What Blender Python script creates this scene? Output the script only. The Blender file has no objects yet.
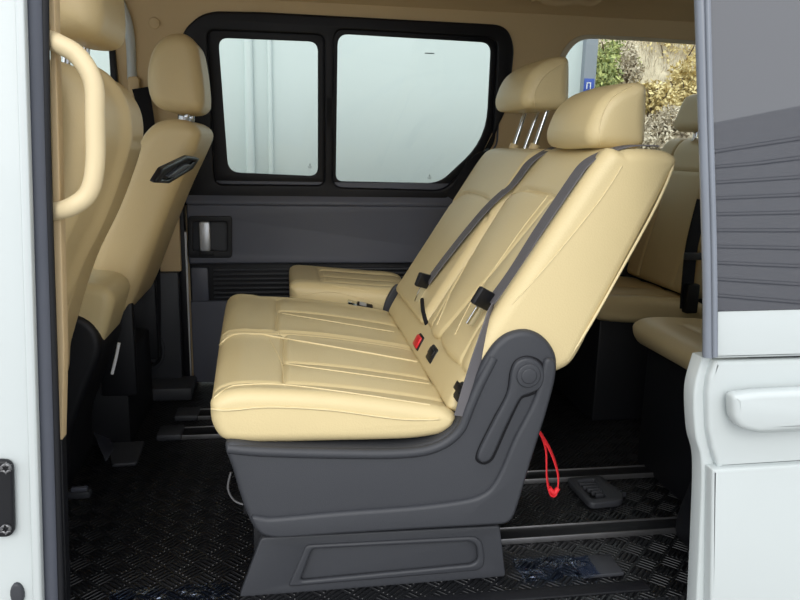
import bpy, bmesh, math, random
from mathutils import Vector, Matrix, noise
random.seed(7)
D = bpy.data
C = bpy.context.scene.collection
PI = math.pi

# ------------------------------------------------------------------ camera
F_PX = 720.0
CAM = Vector((0.0, -1.27, 0.89))
RM = (Matrix.Rotation(math.radians(-9.1), 3, 'Z') @ Matrix.Rotation(math.radians(90 - 12.1), 3, 'X')
      @ Matrix.Rotation(math.radians(1.24), 3, 'Z'))
cd = D.cameras.new('camera'); cd.sensor_width = 36; cd.lens = 36 * F_PX / 800; cd.clip_start = 0.02; cd.clip_end = 200
co = D.objects.new('camera', cd); C.objects.link(co)
co.matrix_world = Matrix.Translation(CAM) @ RM.to_4x4()
bpy.context.scene.camera = co


def ray(px, py):
    return RM @ Vector(((px - 400) / F_PX, -(py - 300) / F_PX, -1))


def on(px, py, o, n):
    d = ray(px, py); o = Vector(o); n = Vector(n)
    return CAM + d * ((o - CAM).dot(n) / d.dot(n))


def PY(px, py, Y): return on(px, py, (0, Y, 0), (0, 1, 0))
def PZ(px, py, Z): return on(px, py, (0, 0, Z), (0, 0, 1))
def xz(pts, Y): return [(lambda p: (p.x, p.z))(PY(a, b, Y)) for a, b in pts]


FLOOR = -0.07

# ------------------------------------------------------------------ materials
def lin(c):
    return tuple(((v / 255) / 12.92 if v / 255 <= .04045 else ((v / 255 + .055) / 1.055) ** 2.4) for v in c) + (1,)


MATS = {}
def mat(name, col, rough=.5, metal=0, spec=.5, bump=None, bscale=400, bstr=.15, vary=.06, vscale=6, coat=0):
    m = D.materials.new(name); m.use_nodes = True
    nt = m.node_tree; N = nt.nodes; L = nt.links
    b = N['Principled BSDF']
    b.inputs['Roughness'].default_value = rough; b.inputs['Metallic'].default_value = metal
    b.inputs['Specular IOR Level'].default_value = spec
    if coat: b.inputs['Coat Weight'].default_value = coat; b.inputs['Coat Roughness'].default_value = .08
    tc = N.new('ShaderNodeTexCoord')
    nz = N.new('ShaderNodeTexNoise'); nz.inputs['Scale'].default_value = vscale; nz.inputs['Detail'].default_value = 4
    L.new(tc.outputs['Object'], nz.inputs['Vector'])
    mx = N.new('ShaderNodeMix'); mx.data_type = 'RGBA'
    c = lin(col)
    mx.inputs[6].default_value = tuple(v * (1 - vary) for v in c[:3]) + (1,)
    mx.inputs[7].default_value = tuple(min(1, v * (1 + vary)) for v in c[:3]) + (1,)
    L.new(nz.outputs['Fac'], mx.inputs[0]); L.new(mx.outputs[2], b.inputs['Base Color'])
    if bump:
        if bump == 'voronoi':
            t = N.new('ShaderNodeTexVoronoi'); t.inputs['Scale'].default_value = bscale; out = t.outputs['Distance']
        else:
            t = N.new('ShaderNodeTexNoise'); t.inputs['Scale'].default_value = bscale; t.inputs['Detail'].default_value = 3; out = t.outputs['Fac']
        L.new(tc.outputs['Object'], t.inputs['Vector'])
        bp = N.new('ShaderNodeBump'); bp.inputs['Strength'].default_value = bstr; bp.inputs['Distance'].default_value = .002
        L.new(out, bp.inputs['Height']); L.new(bp.outputs['Normal'], b.inputs['Normal'])
    MATS[name] = m
    return m


leather = mat('cream leather', (212, 194, 148), .42, bump='voronoi', bscale=260, bstr=.12, vary=.04, spec=.4)
leather_side = mat('cream vinyl', (224, 199, 146), .45, bump='voronoi', bscale=260, bstr=.1, vary=.03, spec=.4)
leather_tan = mat('tan leather', (208, 187, 142), .45, bump='voronoi', bscale=260, bstr=.1, vary=.04, spec=.4)
piping_m = mat('cream stitching', (222, 205, 160), .6)
headlin = mat('beige headliner', (196, 172, 134), .9, bump='noise', bscale=600, bstr=.2, vary=.03, spec=.1)
trim_beige = mat('beige trim plastic', (202, 178, 138), .55, bump='noise', bscale=500, bstr=.1, vary=.03, spec=.3)
handle_beige = mat('beige grab handle plastic', (222, 204, 164), .4, spec=.4, vary=.02)
plastic_dk = mat('charcoal plastic', (55, 57, 62), .5, bump='noise', bscale=700, bstr=.25, vary=.04, spec=.45)
plastic_mid = mat('slate grey plastic', (85, 88, 99), .48, bump='noise', bscale=700, bstr=.2, vary=.04)
plastic_bk = mat('black plastic', (22, 23, 27), .5, bump='noise', bscale=500, bstr=.15, vary=.1, spec=.35)
frame_bk = mat('black frame', (15, 15, 20), .45, vary=.05, spec=.3)
rubber = mat('grey rubber seal', (84, 88, 98), .55, vary=.08, vscale=12, spec=.4)
rubber_gl = mat('shiny grey rubber', (118, 124, 134), .32, vary=.12, vscale=9, spec=.5)
webbing = mat('grey seat belt webbing', (106, 104, 107), .8, bump='noise', bscale=900, bstr=.4, spec=.2)
webbing_dk = mat('black seat belt webbing', (26, 26, 30), .8, bump='noise', bscale=900, bstr=.4, spec=.2)
chrome = mat('chrome', (215, 218, 222), .16, metal=1, vary=.02)
silver = mat('silver satin', (205, 208, 212), .35, metal=.6, vary=.03)
steel = mat('dull steel', (130, 130, 132), .4, metal=.8, vary=.15, vscale=30)
red_m = mat('red nylon', (225, 40, 48), .6, vary=.06)
red_btn = mat('red button plastic', (215, 30, 42), .4)
paint = mat('white paint', (190, 197, 197), .38, spec=.4, vary=.01, coat=.15)
white_wall = mat('white rendered wall', (206, 216, 216), .9, bump='noise', bscale=40, bstr=.1, vary=.02, vscale=2, spec=.1)
grey_col = mat('grey column paint', (140, 147, 156), .7, vary=.03)
blue_m = mat('blue sign face', (52, 82, 170), .5)
white_m = mat('white sign print', (235, 238, 240), .5)
film_m = None
concrete = mat('concrete ground', (150, 150, 148), .85, bump='noise', bscale=30, bstr=.3, vary=.12, vscale=3)
siding_m = mat('grey board siding', (222, 222, 226), .8, vary=.05)
siding_gap = mat('dark siding joint', (18, 18, 20), .9)
bark = mat('bark', (92, 76, 60), .9, vary=.2, vscale=20)
mark_m = mat('grey etched mark', (110, 125, 128), .6)


def glass_mat(name, tint, refl=.06):
    m = D.materials.new(name); m.use_nodes = True
    nt = m.node_tree; N = nt.nodes; L = nt.links
    N.remove(N['Principled BSDF'])
    tr = N.new('ShaderNodeBsdfTransparent'); tr.inputs[0].default_value = tint
    gl = N.new('ShaderNodeBsdfGlossy'); gl.inputs['Roughness'].default_value = .02
    fr = N.new('ShaderNodeFresnel'); fr.inputs[0].default_value = 1.45
    mx = N.new('ShaderNodeMixShader')
    L.new(fr.outputs[0], mx.inputs[0]); L.new(tr.outputs[0], mx.inputs[1]); L.new(gl.outputs[0], mx.inputs[2])
    L.new(mx.outputs[0], N['Material Output'].inputs[0])
    return m


glass = glass_mat('clear window glass', (.93, .97, .96, 1))
film_m = D.materials.new('crinkled clear film'); film_m.use_nodes = True
def _film():
    nt = film_m.node_tree; N = nt.nodes; L = nt.links
    N.remove(N['Principled BSDF'])
    tr = N.new('ShaderNodeBsdfTransparent'); tr.inputs[0].default_value = (.62, .70, .86, 1)
    gl = N.new('ShaderNodeBsdfGlossy'); gl.inputs['Roughness'].default_value = .12; gl.inputs[0].default_value = (.75, .84, 1, 1)
    tc = N.new('ShaderNodeTexCoord'); nz = N.new('ShaderNodeTexNoise'); nz.inputs['Scale'].default_value = 38; nz.inputs['Detail'].default_value = 3
    bp = N.new('ShaderNodeBump'); bp.inputs['Strength'].default_value = 1; bp.inputs['Distance'].default_value = .02
    L.new(tc.outputs['Object'], nz.inputs[0]); L.new(nz.outputs['Fac'], bp.inputs['Height']); L.new(bp.outputs[0], gl.inputs['Normal'])
    mr = N.new('ShaderNodeMapRange'); mr.inputs[1].default_value = .45; mr.inputs[2].default_value = .75; mr.inputs[3].default_value = .04; mr.inputs[4].default_value = .55
    L.new(nz.outputs['Fac'], mr.inputs[0])
    mx = N.new('ShaderNodeMixShader'); L.new(mr.outputs[0], mx.inputs[0]); L.new(tr.outputs[0], mx.inputs[1]); L.new(gl.outputs[0], mx.inputs[2])
    L.new(mx.outputs[0], N['Material Output'].inputs[0])
_film()
tint_glass = mat('dark privacy glass', (60, 62, 68), .02, spec=1.0, vary=.02)
tint_glass.node_tree.nodes['Principled BSDF'].inputs['IOR'].default_value = 1.62


def tread_mat():
    """black tread plate: groups of five raised bars, alternating direction in a checker"""
    m = D.materials.new('black tread plate'); m.use_nodes = True
    nt = m.node_tree; N = nt.nodes; L = nt.links; b = N['Principled BSDF']
    def math_(op, a, bb=None, c=None):
        n = N.new('ShaderNodeMath'); n.operation = op
        for i, v in enumerate((a, bb, c)):
            if v is None: continue
            if isinstance(v, (int, float)): n.inputs[i].default_value = v
            else: L.new(v, n.inputs[i])
        return n.outputs[0]
    tc = N.new('ShaderNodeTexCoord')
    mp = N.new('ShaderNodeMapping'); mp.inputs['Rotation'].default_value = (0, 0, math.radians(45)); mp.inputs['Scale'].default_value = (22, 22, 22)
    L.new(tc.outputs['Object'], mp.inputs[0])
    sx = N.new('ShaderNodeSeparateXYZ'); L.new(mp.outputs[0], sx.inputs[0])
    X, Y = sx.outputs[0], sx.outputs[1]
    chk = math_('MODULO', math_('ADD', math_('FLOOR', X), math_('FLOOR', math_('ADD', Y, 100.0))), 2.0)
    chk = math_('ABSOLUTE', chk)
    fx = math_('FRACT', X); fy = math_('FRACT', Y)
    mixu = N.new('ShaderNodeMix'); L.new(chk, mixu.inputs[0]); L.new(fx, mixu.inputs[2]); L.new(fy, mixu.inputs[3])
    mixv = N.new('ShaderNodeMix'); L.new(chk, mixv.inputs[0]); L.new(fy, mixv.inputs[2]); L.new(fx, mixv.inputs[3])
    u, v = mixu.outputs[0], mixv.outputs[0]
    st = math_('ABSOLUTE', math_('SUBTRACT', math_('FRACT', math_('MULTIPLY', u, 4.0)), .5))   # 0 at bar centre
    bar = math_('SUBTRACT', 1.0, math_('MULTIPLY', st, 3.2)); bar = math_('MAXIMUM', bar, 0.0)
    end = math_('SUBTRACT', .5, math_('ABSOLUTE', math_('SUBTRACT', v, .5)))
    end = math_('MINIMUM', math_('MULTIPLY', math_('MAXIMUM', math_('SUBTRACT', end, .06), 0.0), 12.0), 1.0)
    h = math_('POWER', math_('MULTIPLY', bar, end), .6)
    bp = N.new('ShaderNodeBump'); bp.inputs['Strength'].default_value = 1.0; bp.inputs['Distance'].default_value = .006
    L.new(h, bp.inputs['Height']); L.new(bp.outputs['Normal'], b.inputs['Normal'])
    nz = N.new('ShaderNodeTexNoise'); nz.inputs['Scale'].default_value = 5; nz.inputs['Detail'].default_value = 5
    L.new(tc.outputs['Object'], nz.inputs[0])
    cr = N.new('ShaderNodeMapRange'); cr.inputs[3].default_value = .22; cr.inputs[4].default_value = .5
    L.new(nz.outputs['Fac'], cr.inputs[0]); L.new(cr.outputs[0], b.inputs['Roughness'])
    b.inputs['Base Color'].default_value = lin((20, 21, 24)); b.inputs['Specular IOR Level'].default_value = .5
    return m


tread = tread_mat()


def foliage_mat(name, a, b_):
    m = D.materials.new(name); m.use_nodes = True
    nt = m.node_tree; N = nt.nodes; L = nt.links; b = N['Principled BSDF']
    gi = N.new('ShaderNodeNewGeometry')
    mx = N.new('ShaderNodeMix'); mx.data_type = 'RGBA'
    mx.inputs[6].default_value = lin(a); mx.inputs[7].default_value = lin(b_)
    L.new(gi.outputs['Random Per Island'], mx.inputs[0]); L.new(mx.outputs[2], b.inputs['Base Color'])
    b.inputs['Roughness'].default_value = .8
    return m


fol_green = foliage_mat('green leaves', (96, 112, 66), (200, 204, 130))
fol_yellow = foliage_mat('yellow autumn leaves', (186, 164, 108), (236, 218, 162))
fol_dry = foliage_mat('dry twigs', (150, 136, 116), (220, 208, 184))

# ------------------------------------------------------------------ helpers
def link(name, me, m, parent=None):
    o = D.objects.new(name, me); C.objects.link(o)
    if m: me.materials.append(m)
    if parent: o.parent = parent
    return o


def finish(me, ang=35):
    for p in me.polygons: p.use_smooth = True
    me.set_sharp_from_angle(angle=math.radians(ang))


def thing(name, label, cat, loc=(0, 0, 0), group=None):
    o = D.objects.new(name, None); C.objects.link(o); o.empty_display_size = .05
    o.location = (0, 0, 0)
    o['label'] = label; o['category'] = cat
    if group: o['group'] = group
    return o


def tag(o, label, cat, group=None):
    o['label'] = label; o['category'] = cat
    if group: o['group'] = group
    return o


def struct(o, label=None):
    o['kind'] = 'structure'
    if label: o['label'] = label
    return o


def resample(pts, n, smooth=True):
    """closed curve through pts, n even samples"""
    P = [Vector((p[0], p[1])) for p in pts]; k = len(P); fine = []
    for i in range(k):
        p0, p1, p2, p3 = P[i - 1], P[i], P[(i + 1) % k], P[(i + 2) % k]
        for j in range(16):
            t = j / 16
            if smooth:
                # centripetal-ish, tension softened
                m1 = (p2 - p0) * .5; m2 = (p3 - p1) * .5
                d = (p2 - p1).length
                if m1.length > d: m1 = m1 * (d / m1.length)
                if m2.length > d: m2 = m2 * (d / m2.length)
                h = (2*t**3-3*t*t+1) * p1 + (t**3-2*t*t+t) * m1 + (-2*t**3+3*t*t) * p2 + (t**3-t*t) * m2
            else:
                h = p1.lerp(p2, t)
            fine.append(h)
    L = [0]
    for i in range(len(fine)): L.append(L[-1] + (fine[(i + 1) % len(fine)] - fine[i]).length)
    tot = L[-1]; out = []; j = 0
    for i in range(n):
        s = tot * i / n
        while L[j + 1] < s: j += 1
        t = (s - L[j]) / max(1e-9, L[j + 1] - L[j])
        out.append(fine[j].lerp(fine[(j + 1) % len(fine)], t))
    return out


def normals2(P):
    n = len(P)
    area = sum(P[i].x * P[(i + 1) % n].y - P[(i + 1) % n].x * P[i].y for i in range(n))
    s = 1 if area > 0 else -1
    out = []
    for i in range(n):
        t = (P[(i + 1) % n] - P[i - 1]).normalized()
        out.append(Vector((t.y, -t.x)) * s)
    return out


def slab(name, prof, y0, y1, r, m, parent=None, n=120, ny=30, disp=None, smooth=True, shift=None, nr=6, rf=1.0):
    """rounded extrusion along Y of a closed (x,z) profile. disp(x,y,z,nx,nz)->offset along the normal. shift(y)->(dx,dz)"""
    P = resample(prof, n, smooth); Nn = normals2(P)
    step = (P[1] - P[0]).length
    kw = max(1, int(1.3 * r / step))
    Ni = [sum((Nn[(i + k) % n] for k in range(-kw, kw + 1)), Vector((0, 0))) / (2 * kw + 1) for i in range(n)]   # eased at corners
    head = [(y0 + r * (1 - math.cos(PI/2*i/nr)), r * rf * (1 - math.sin(PI/2*i/nr))) for i in range(nr + 1)]
    tail = [(y1 - (y - y0), ins) for y, ins in reversed(head)]
    mid = [(y0 + r + (y1 - y0 - 2*r) * i / ny, 0) for i in range(1, ny)]
    seq = head + mid + tail
    bm = bmesh.new(); rings = []
    for y, ins in seq:
        ring = []
        dx, dz = shift(y) if shift else (0, 0)
        for p, nv, ni in zip(P, Nn, Ni):
            q = p - ni * ins
            if disp: q = q + nv * disp(p.x, y, p.y, nv.x, nv.y)
            ring.append(bm.verts.new((q.x + dx, y, q.y + dz)))
        rings.append(ring)
    for a, b in zip(rings, rings[1:]):
        for i in range(n):
            j = (i + 1) % n
            bm.faces.new((a[i], a[j], b[j], b[i]))
    bm.faces.new(rings[0]); bm.faces.new(list(reversed(rings[-1])))
    bmesh.ops.recalc_face_normals(bm, faces=bm.faces)
    me = D.meshes.new(name); bm.to_mesh(me); bm.free()
    finish(me, 50)
    return link(name, me, m, parent)


def curve_mesh(cu):
    o = D.objects.new('tmp', cu); C.objects.link(o)
    dg = bpy.context.evaluated_depsgraph_get()
    me = D.meshes.new_from_object(o.evaluated_get(dg))
    D.objects.remove(o); D.curves.remove(cu)
    return me


def area2(P): return sum(P[i][0]*P[(i+1) % len(P)][1] - P[(i+1) % len(P)][0]*P[i][1] for i in range(len(P)))


def plate_mesh(outer, holes=(), thick=.02, bevel=.004, frame=None):
    """flat plate with holes; outline in (u,v); frame = (origin, U, V, W): front face on +W*0, thickness going to +W"""
    cu = D.curves.new('p', 'CURVE'); cu.dimensions = '2D'; cu.fill_mode = 'BOTH'
    for k, poly in enumerate([outer] + list(holes)):
        A = area2(poly)
        if (A < 0) != (k > 0): poly = list(reversed(poly))
        s = cu.splines.new('POLY'); s.points.add(len(poly) - 1); s.use_cyclic_u = True
        for p, q in zip(s.points, poly): p.co = (q[0], q[1], 0, 1)
    cu.extrude = max(1e-4, thick / 2 - bevel); cu.bevel_depth = bevel; cu.bevel_resolution = 2; cu.offset = -bevel
    me = curve_mesh(cu)
    o, U, V, W = frame
    o, U, V, W = map(Vector, (o, U, V, W))
    for v in me.vertices:
        u, w, z = v.co
        v.co = o + U * u + V * w + W * (thick / 2 - z)
    bm = bmesh.new(); bm.from_mesh(me)
    bmesh.ops.remove_doubles(bm, verts=bm.verts, dist=1e-5)
    bmesh.ops.recalc_face_normals(bm, faces=bm.faces)
    bm.to_mesh(me); bm.free()
    me.materials.clear()
    finish(me, 40)
    return me


def XZ(Y): return ((0, Y, 0), (1, 0, 0), (0, 0, 1), (0, 1, 0))
def plate(name, outer, m, Y, thick=.02, bevel=.004, holes=(), parent=None, frame=None):
    return link(name, plate_mesh(outer, holes, thick, bevel, frame or XZ(Y)), m, parent)


def rrect(x0, z0, x1, z1, r, k=6):
    out = []
    for cx, cz, a0 in ((x1 - r, z0 + r, -90), (x1 - r, z1 - r, 0), (x0 + r, z1 - r, 90), (x0 + r, z0 + r, 180)):
        for i in range(k + 1):
            a = math.radians(a0 + 90 * i / k); out.append((cx + r * math.cos(a), cz + r * math.sin(a)))
    return out


def rpoly(pts, r, k=6):
    """round the corners of a polygon"""
    P = [Vector(p) for p in pts]; out = []; n = len(P)
    for i in range(n):
        rr = r[i] if isinstance(r, (list, tuple)) else r
        a, b, c = P[i - 1], P[i], P[(i + 1) % n]
        d1 = min(rr, (a - b).length * .45); d2 = min(rr, (c - b).length * .45)
        p, q = b + (a - b).normalized() * d1, b + (c - b).normalized() * d2
        if rr < 1e-5: out.append(tuple(b)); continue
        for j in range(k + 1):
            t = j / k; out.append(tuple((1-t)**2 * p + 2*t*(1-t) * b + t*t * q))
    return out


def box_bm(bm, x0, x1, y0, y1, z0, z1):
    vs = [bm.verts.new((x, y, z)) for x in (x0, x1) for y in (y0, y1) for z in (z0, z1)]
    for f in ((0,1,3,2),(4,6,7,5),(0,4,5,1),(2,3,7,6),(0,2,6,4),(1,5,7,3)): bm.faces.new([vs[i] for i in f])


def bm_obj(name, bm, m, parent=None, bevel=0, ang=35):
    bmesh.ops.recalc_face_normals(bm, faces=bm.faces)
    if bevel:
        bmesh.ops.bevel(bm, geom=list(bm.edges), offset=bevel, segments=2, affect='EDGES', profile=.5)
    me = D.meshes.new(name); bm.to_mesh(me); bm.free(); finish(me, ang)
    return link(name, me, m, parent)


def boxes(name, bs, m, parent=None, bevel=.004):
    bm = bmesh.new()
    for b in bs: box_bm(bm, *b)
    return bm_obj(name, bm, m, parent, bevel)


def smooth_path(pts, per=8):
    P = [Vector(p) for p in pts]; out = []
    for i in range(len(P) - 1):
        p0 = P[i - 1] if i else P[0]; p3 = P[i + 2] if i + 2 < len(P) else P[-1]
        for j in range(per):
            t = j / per
            out.append(.5 * ((2*P[i]) + (P[i+1]-p0)*t + (2*p0-5*P[i]+4*P[i+1]-p3)*t*t + (3*P[i]-p0-3*P[i+1]+p3)*t**3))
    out.append(P[-1]); return out


def tube_bm(bm, pts, r, k=12, cyc=False, rfun=None, sx=1.0):
    n = len(pts); rings = []
    up = Vector((0, 0, 1)); last = None
    for i, p in enumerate(pts):
        a = pts[(i - 1) % n] if (cyc or i) else pts[0]; b = pts[(i + 1) % n] if (cyc or i < n - 1) else pts[-1]
        t = (b - a).normalized()
        if last is None:
            ref = up if abs(t.z) < .9 else Vector((1, 0, 0)); s = t.cross(ref).normalized()
        else:
            s = (last - t * last.dot(t)).normalized()
        last = s; w = s.cross(t)
        rr = rfun(i / (n - 1)) * r if rfun else r
        rings.append([bm.verts.new(p + (s * math.cos(2*PI*j/k) * sx + w * math.sin(2*PI*j/k)) * rr) for j in range(k)])
    rng = range(n if cyc else n - 1)
    for i in rng:
        a, b = rings[i], rings[(i + 1) % n]
        for j in range(k): bm.faces.new((a[j], a[(j+1) % k], b[(j+1) % k], b[j]))
    if not cyc: bm.faces.new(list(reversed(rings[0]))); bm.faces.new(rings[-1])


def tube(name, pts, r, m, parent=None, k=12, per=8, cyc=False, smooth=True, rfun=None, sx=1.0):
    bm = bmesh.new()
    P = smooth_path(pts, per) if smooth else [Vector(p) for p in pts]
    tube_bm(bm, P, r, k, cyc, rfun, sx)
    return bm_obj(name, bm, m, parent, ang=60)


def ribbon(name, pts, width, th, m, parent=None, wdir=None, per=8):
    """flat strap along pts; wdir: vector or list of vectors = width direction"""
    P = smooth_path(pts, per); n = len(P)
    bm = bmesh.new(); rings = []
    for i, p in enumerate(P):
        t = (P[min(i + 1, n - 1)] - P[max(i - 1, 0)]).normalized()
        if isinstance(wdir, list):
            f = i / (n - 1) * (len(wdir) - 1); a = min(int(f), len(wdir) - 2); w = Vector(wdir[a]).lerp(Vector(wdir[a + 1]), f - a)
        else: w = Vector(wdir)
        w = (w - t * w.dot(t)).normalized(); nn = t.cross(w)
        rings.append([bm.verts.new(p + w * width/2 * a + nn * th/2 * b) for a, b in ((-1,-1),(1,-1),(1,1),(-1,1))])
    for a, b in zip(rings, rings[1:]):
        for j in range(4): bm.faces.new((a[j], a[(j+1) % 4], b[(j+1) % 4], b[j]))
    bm.faces.new(rings[0]); bm.faces.new(list(reversed(rings[-1])))
    return bm_obj(name, bm, m, parent, ang=40)


def join(o, others):
    """merge meshes of others into o (same material)"""
    bm = bmesh.new(); bm.from_mesh(o.data)
    for q in others:
        bm.from_mesh(q.data); D.objects.remove(q)
    bm.to_mesh(o.data); bm.free()
    return o


def gauss(d, w): return math.exp(-(d / w) ** 2)
def sstep(a, b, x):
    t = max(0, min(1, (x - a) / (b - a))); return t*t*(3 - 2*t)


# ================================================================== SETTING
# floor mat
bm = bmesh.new(); box_bm(bm, -1.7, 2.3, .035, 1.62, FLOOR - .03, FLOOR)
struct(bm_obj('floor', bm, tread), 'black tread plate floor mat')
# headliner: flat, curving down to the far wall
prof = [(.0, 1.43), (1.15, 1.43), (1.36, 1.425), (1.46, 1.40), (1.505, 1.355), (1.53, 1.36), (1.50, 1.43), (1.40, 1.47), (.0, 1.47)]
bm = bmesh.new(); ra = [bm.verts.new((-1.75, y, z)) for y, z in prof]; rb = [bm.verts.new((2.35, y, z)) for y, z in prof]
for i in range(len(prof)): bm.faces.new((ra[i], ra[(i+1) % len(prof)], rb[(i+1) % len(prof)], rb[i]))
bm.faces.new(ra); bm.faces.new(rb)
struct(bm_obj('ceiling', bm, headlin, ang=60), 'beige headliner')
# seam line across the headliner
# far side of the body: plane that leans inward above the belt line
TL = .10 / .6                                     # lean
def WY(z): return 1.6 - TL * max(0, z - .72)
n_lean = Vector((0, 1, TL)).normalized(); V_lean = Vector((0, -TL, 1)).normalized()
o_lean = Vector((0, 1.6, .72))
def lean(px, py, off=0):
    """pixel -> (u, v) on the leaning upper wall plane"""
    p = on(px, py, o_lean - n_lean * off, n_lean) - (o_lean - n_lean * off)
    return (p.x, p.dot(V_lean))
def LF(off): return (o_lean - n_lean * off, (1, 0, 0), V_lean, n_lean)
def leans(pts, off=0): return [lean(a, b, off) for a, b in pts]

# upper beige wall: far side, with openings for the door window, the rear quarter window and the front door window
rear_q = rpoly(leans([(565, 150), (561, 60), (578, 38), (640, 41), (760, 49), (850, 56), (850, 190), (600, 190)]), [.03, .05, .06, .02, .02, .06, .06, .06])
dh_ = leans([(196, 30), (225, 20), (490, 32), (506, 50), (505, 105), (480, 158)]); notch = [(-.385, 0), (-.33, .4)] + rpoly(dh_, .001) + [(.70, 0)]
front_q = rpoly([(-1.35, .12), (-.59, .12), (-.59, .62), (-1.15, .62)], .04)
wall = plate('wall_far', [(-1.75, 0)] + notch + [(2.35, 0), (2.35, .68), (-1.75, .68)], trim_beige, 0, .03, .002, [rear_q, front_q], frame=LF(.012))
struct(wall, 'beige upper side wall')
boxes_l = boxes('wall_far', [(-1.75, -.66, 1.6, 1.63, -.1, .72), (-.40, -.36, 1.615, 1.65, -.1, .72), (.93, 2.35, 1.6, 1.63, .42, .725)], trim_beige, bevel=.002); struct(boxes_l)
struct(boxes('wall_far', [(.93, 2.35, 1.595, 1.63, -.1, .42), (-1.75, -.66, 1.585, 1.6, -.1, .4)], plastic_bk, bevel=.002))
# quarter window: pale rubber rim and glass
rim_out = rpoly(leans([(560, 152), (557, 58), (576, 34), (640, 37), (760, 45), (856, 52), (856, 196), (598, 196)], .016), [.03, .05, .06, .02, .02, .06, .06, .06])
w2 = plate('window_2', rear_q, glass, 0, .005, .001, frame=LF(-.02)); struct(w2, 'rear quarter window glass')
rw = plate('window_frame', rim_out, mat('pale rim plastic', (196, 186, 164), .5), 0, .008, .003, [rear_q], frame=LF(.016)); rw.parent = w2
w3 = plate('window_3', front_q, glass, 0, .005, .001, frame=LF(-.02)); struct(w3, 'front passenger door window glass')
# rear, front, near sides of the shell (light control, all really there)
wr = boxes('wall_rear', [(2.32, 2.36, 0, 1.65, -.1, .75), (2.32, 2.36, 0, .2, .75, 1.45), (2.32, 2.36, 1.45, 1.65, .75, 1.45)], trim_beige, bevel=.002); struct(wr)
struct(boxes('window_4', [(2.33, 2.335, .2, 1.45, .75, 1.43)], glass, bevel=0))
struct(boxes('wall_front', [(-1.75, -1.71, 0, 1.65, -.1, .75)], plastic_bk, bevel=.002))
struct(boxes('window_5', [(-1.74, -1.735, 0, 1.65, .75, 1.43)], glass, bevel=0))
nrw = boxes('wall_near', [(.90, 2.36, .0, .03, -.1, .72), (.90, .98, .0, .03, .72, 1.45), (2.2, 2.36, 0, .03, .72, 1.45), (-1.75, 2.36, -.0, .03, 1.33, 1.45)], paint, bevel=.002); struct(nrw)
struct(boxes('window_6', [(.98, 2.2, .012, .017, .72, 1.33)], tint_glass, bevel=0))
# cap on the upper pillar
p = lean(155, 23)
cap = thing('trim_cap', 'small round beige cap set in the pillar above the far front headrest', 'trim cap')
c0 = plate('cap_disc', [(p[0] + .019 * math.cos(a * PI/10), p[1] + .019 * math.sin(a * PI/10)) for a in range(20)], trim_beige, 0, .006, .002, frame=LF(.02), parent=cap)

# ------------------------------------------------------------------ far sliding door
fd = thing('sliding_door', 'closed far sliding door with black window frame and charcoal lower panel', 'door')
panel_poly = rpoly([(-.375, -.06), (.93, -.06), (.93, .415), (-.375, .415)], .01)
plate('lower_panel', [(-.375, -.06), (.93, -.06), (.93, .275), (-.375, .275)], plastic_mid, 1.585, .03, .004, parent=fd)
plate('grille_backing', [(-.375, .27), (.93, .27), (.93, .425), (-.375, .425)], plastic_bk, 1.60, .02, .002, parent=fd)
g = bmesh.new()
for i in range(7):
    z = .285 + i * .0185
    vs = [(-.30, z), (.95, z)]
    box_bm(g, -.285, .92, 1.584, 1.602, z, z + .008)
bm_obj('louvre_grille', g, plastic_dk, fd, .002)
boxes('grille_end', [(-.368, -.305, 1.58, 1.602, .275, .408)], plastic_mid, fd, .004)
# middle armrest-like panel (bulged), with handle recess
hr = rpoly(xz([(191, 219), (229, 219), (229, 254), (191, 254)], 1.57), .012)
mid_poly = [(-.375, .425), (.93, .425), (.93, .655), (-.375, .655)]
plate('middle_panel', rpoly(mid_poly, .01), plastic_mid, 1.57, .035, .008, [hr], parent=fd)
hb = plate('handle_recess', [(q[0] * 1, q[1]) for q in hr], plastic_dk, 1.592, .01, .001, parent=fd)
ro = rpoly(xz([(188, 216), (232, 216), (232, 258), (188, 258)], 1.565), .014)
plate('recess_rim', ro, plastic_bk, 1.565, .008, .003, [rpoly(xz([(193, 222), (227, 222), (227, 251), (193, 251)], 1.565), .01)], parent=hb)
ha = PY(205, 236, 1.565)
boxes('door_handle', [(ha.x - .02, ha.x + .02, 1.553, 1.575, ha.z - .058, ha.z + .055)], silver, fd, .007)
boxes('handle_pivot', [(ha.x - .024, ha.x + .032, 1.56, 1.585, ha.z - .076, ha.z - .055)], plastic_bk, fd, .004)
# sloping ledge under the window
bm = bmesh.new()
pr = [(1.57, .655), (1.57, .668), (1.592, .71), (1.592, .745), (1.62, .745), (1.62, .655)]
ra = [bm.verts.new((-.375, y, z)) for y, z in pr]; rb = [bm.verts.new((.93, y, z)) for y, z in pr]
for i in range(len(pr)): bm.faces.new((ra[i], ra[(i+1) % len(pr)], rb[(i+1) % len(pr)], rb[i]))
bm.faces.new(ra); bm.faces.new(rb)
bm_obj('window_ledge', bm, plastic_mid, fd, .003)
# outer black surround
so = leans([(184, 205), (178, 150), (178, 60), (183, 30), (205, 11), (260, 12), (505, 25), (514, 45), (508, 105), (480, 160), (440, 205)], .01)
so = rpoly(so, [.0, .02, .02, .04, .06, .02, .05, .04, .05, .05, 0])
P1 = rpoly(leans([(228, 173), (218, 38), (318, 42), (318, 177)], .01), [.045, .035, .035, .035])
P2 = rpoly(leans([(336, 182), (338, 34), (492, 43), (487, 140), (440, 184)], .01), [.03, .04, .04, .12, .05])
i1 = rpoly(leans([(215, 184), (207, 30), (324, 35), (324, 185)], .01), .03)
i2 = rpoly(leans([(333, 187), (334, 29), (497, 38), (492, 144), (443, 190)], .01), .04)
plate('window_surround', so, frame_bk, 0, .03, .008, [i1, i2], parent=fd, frame=LF(.024))
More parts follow.
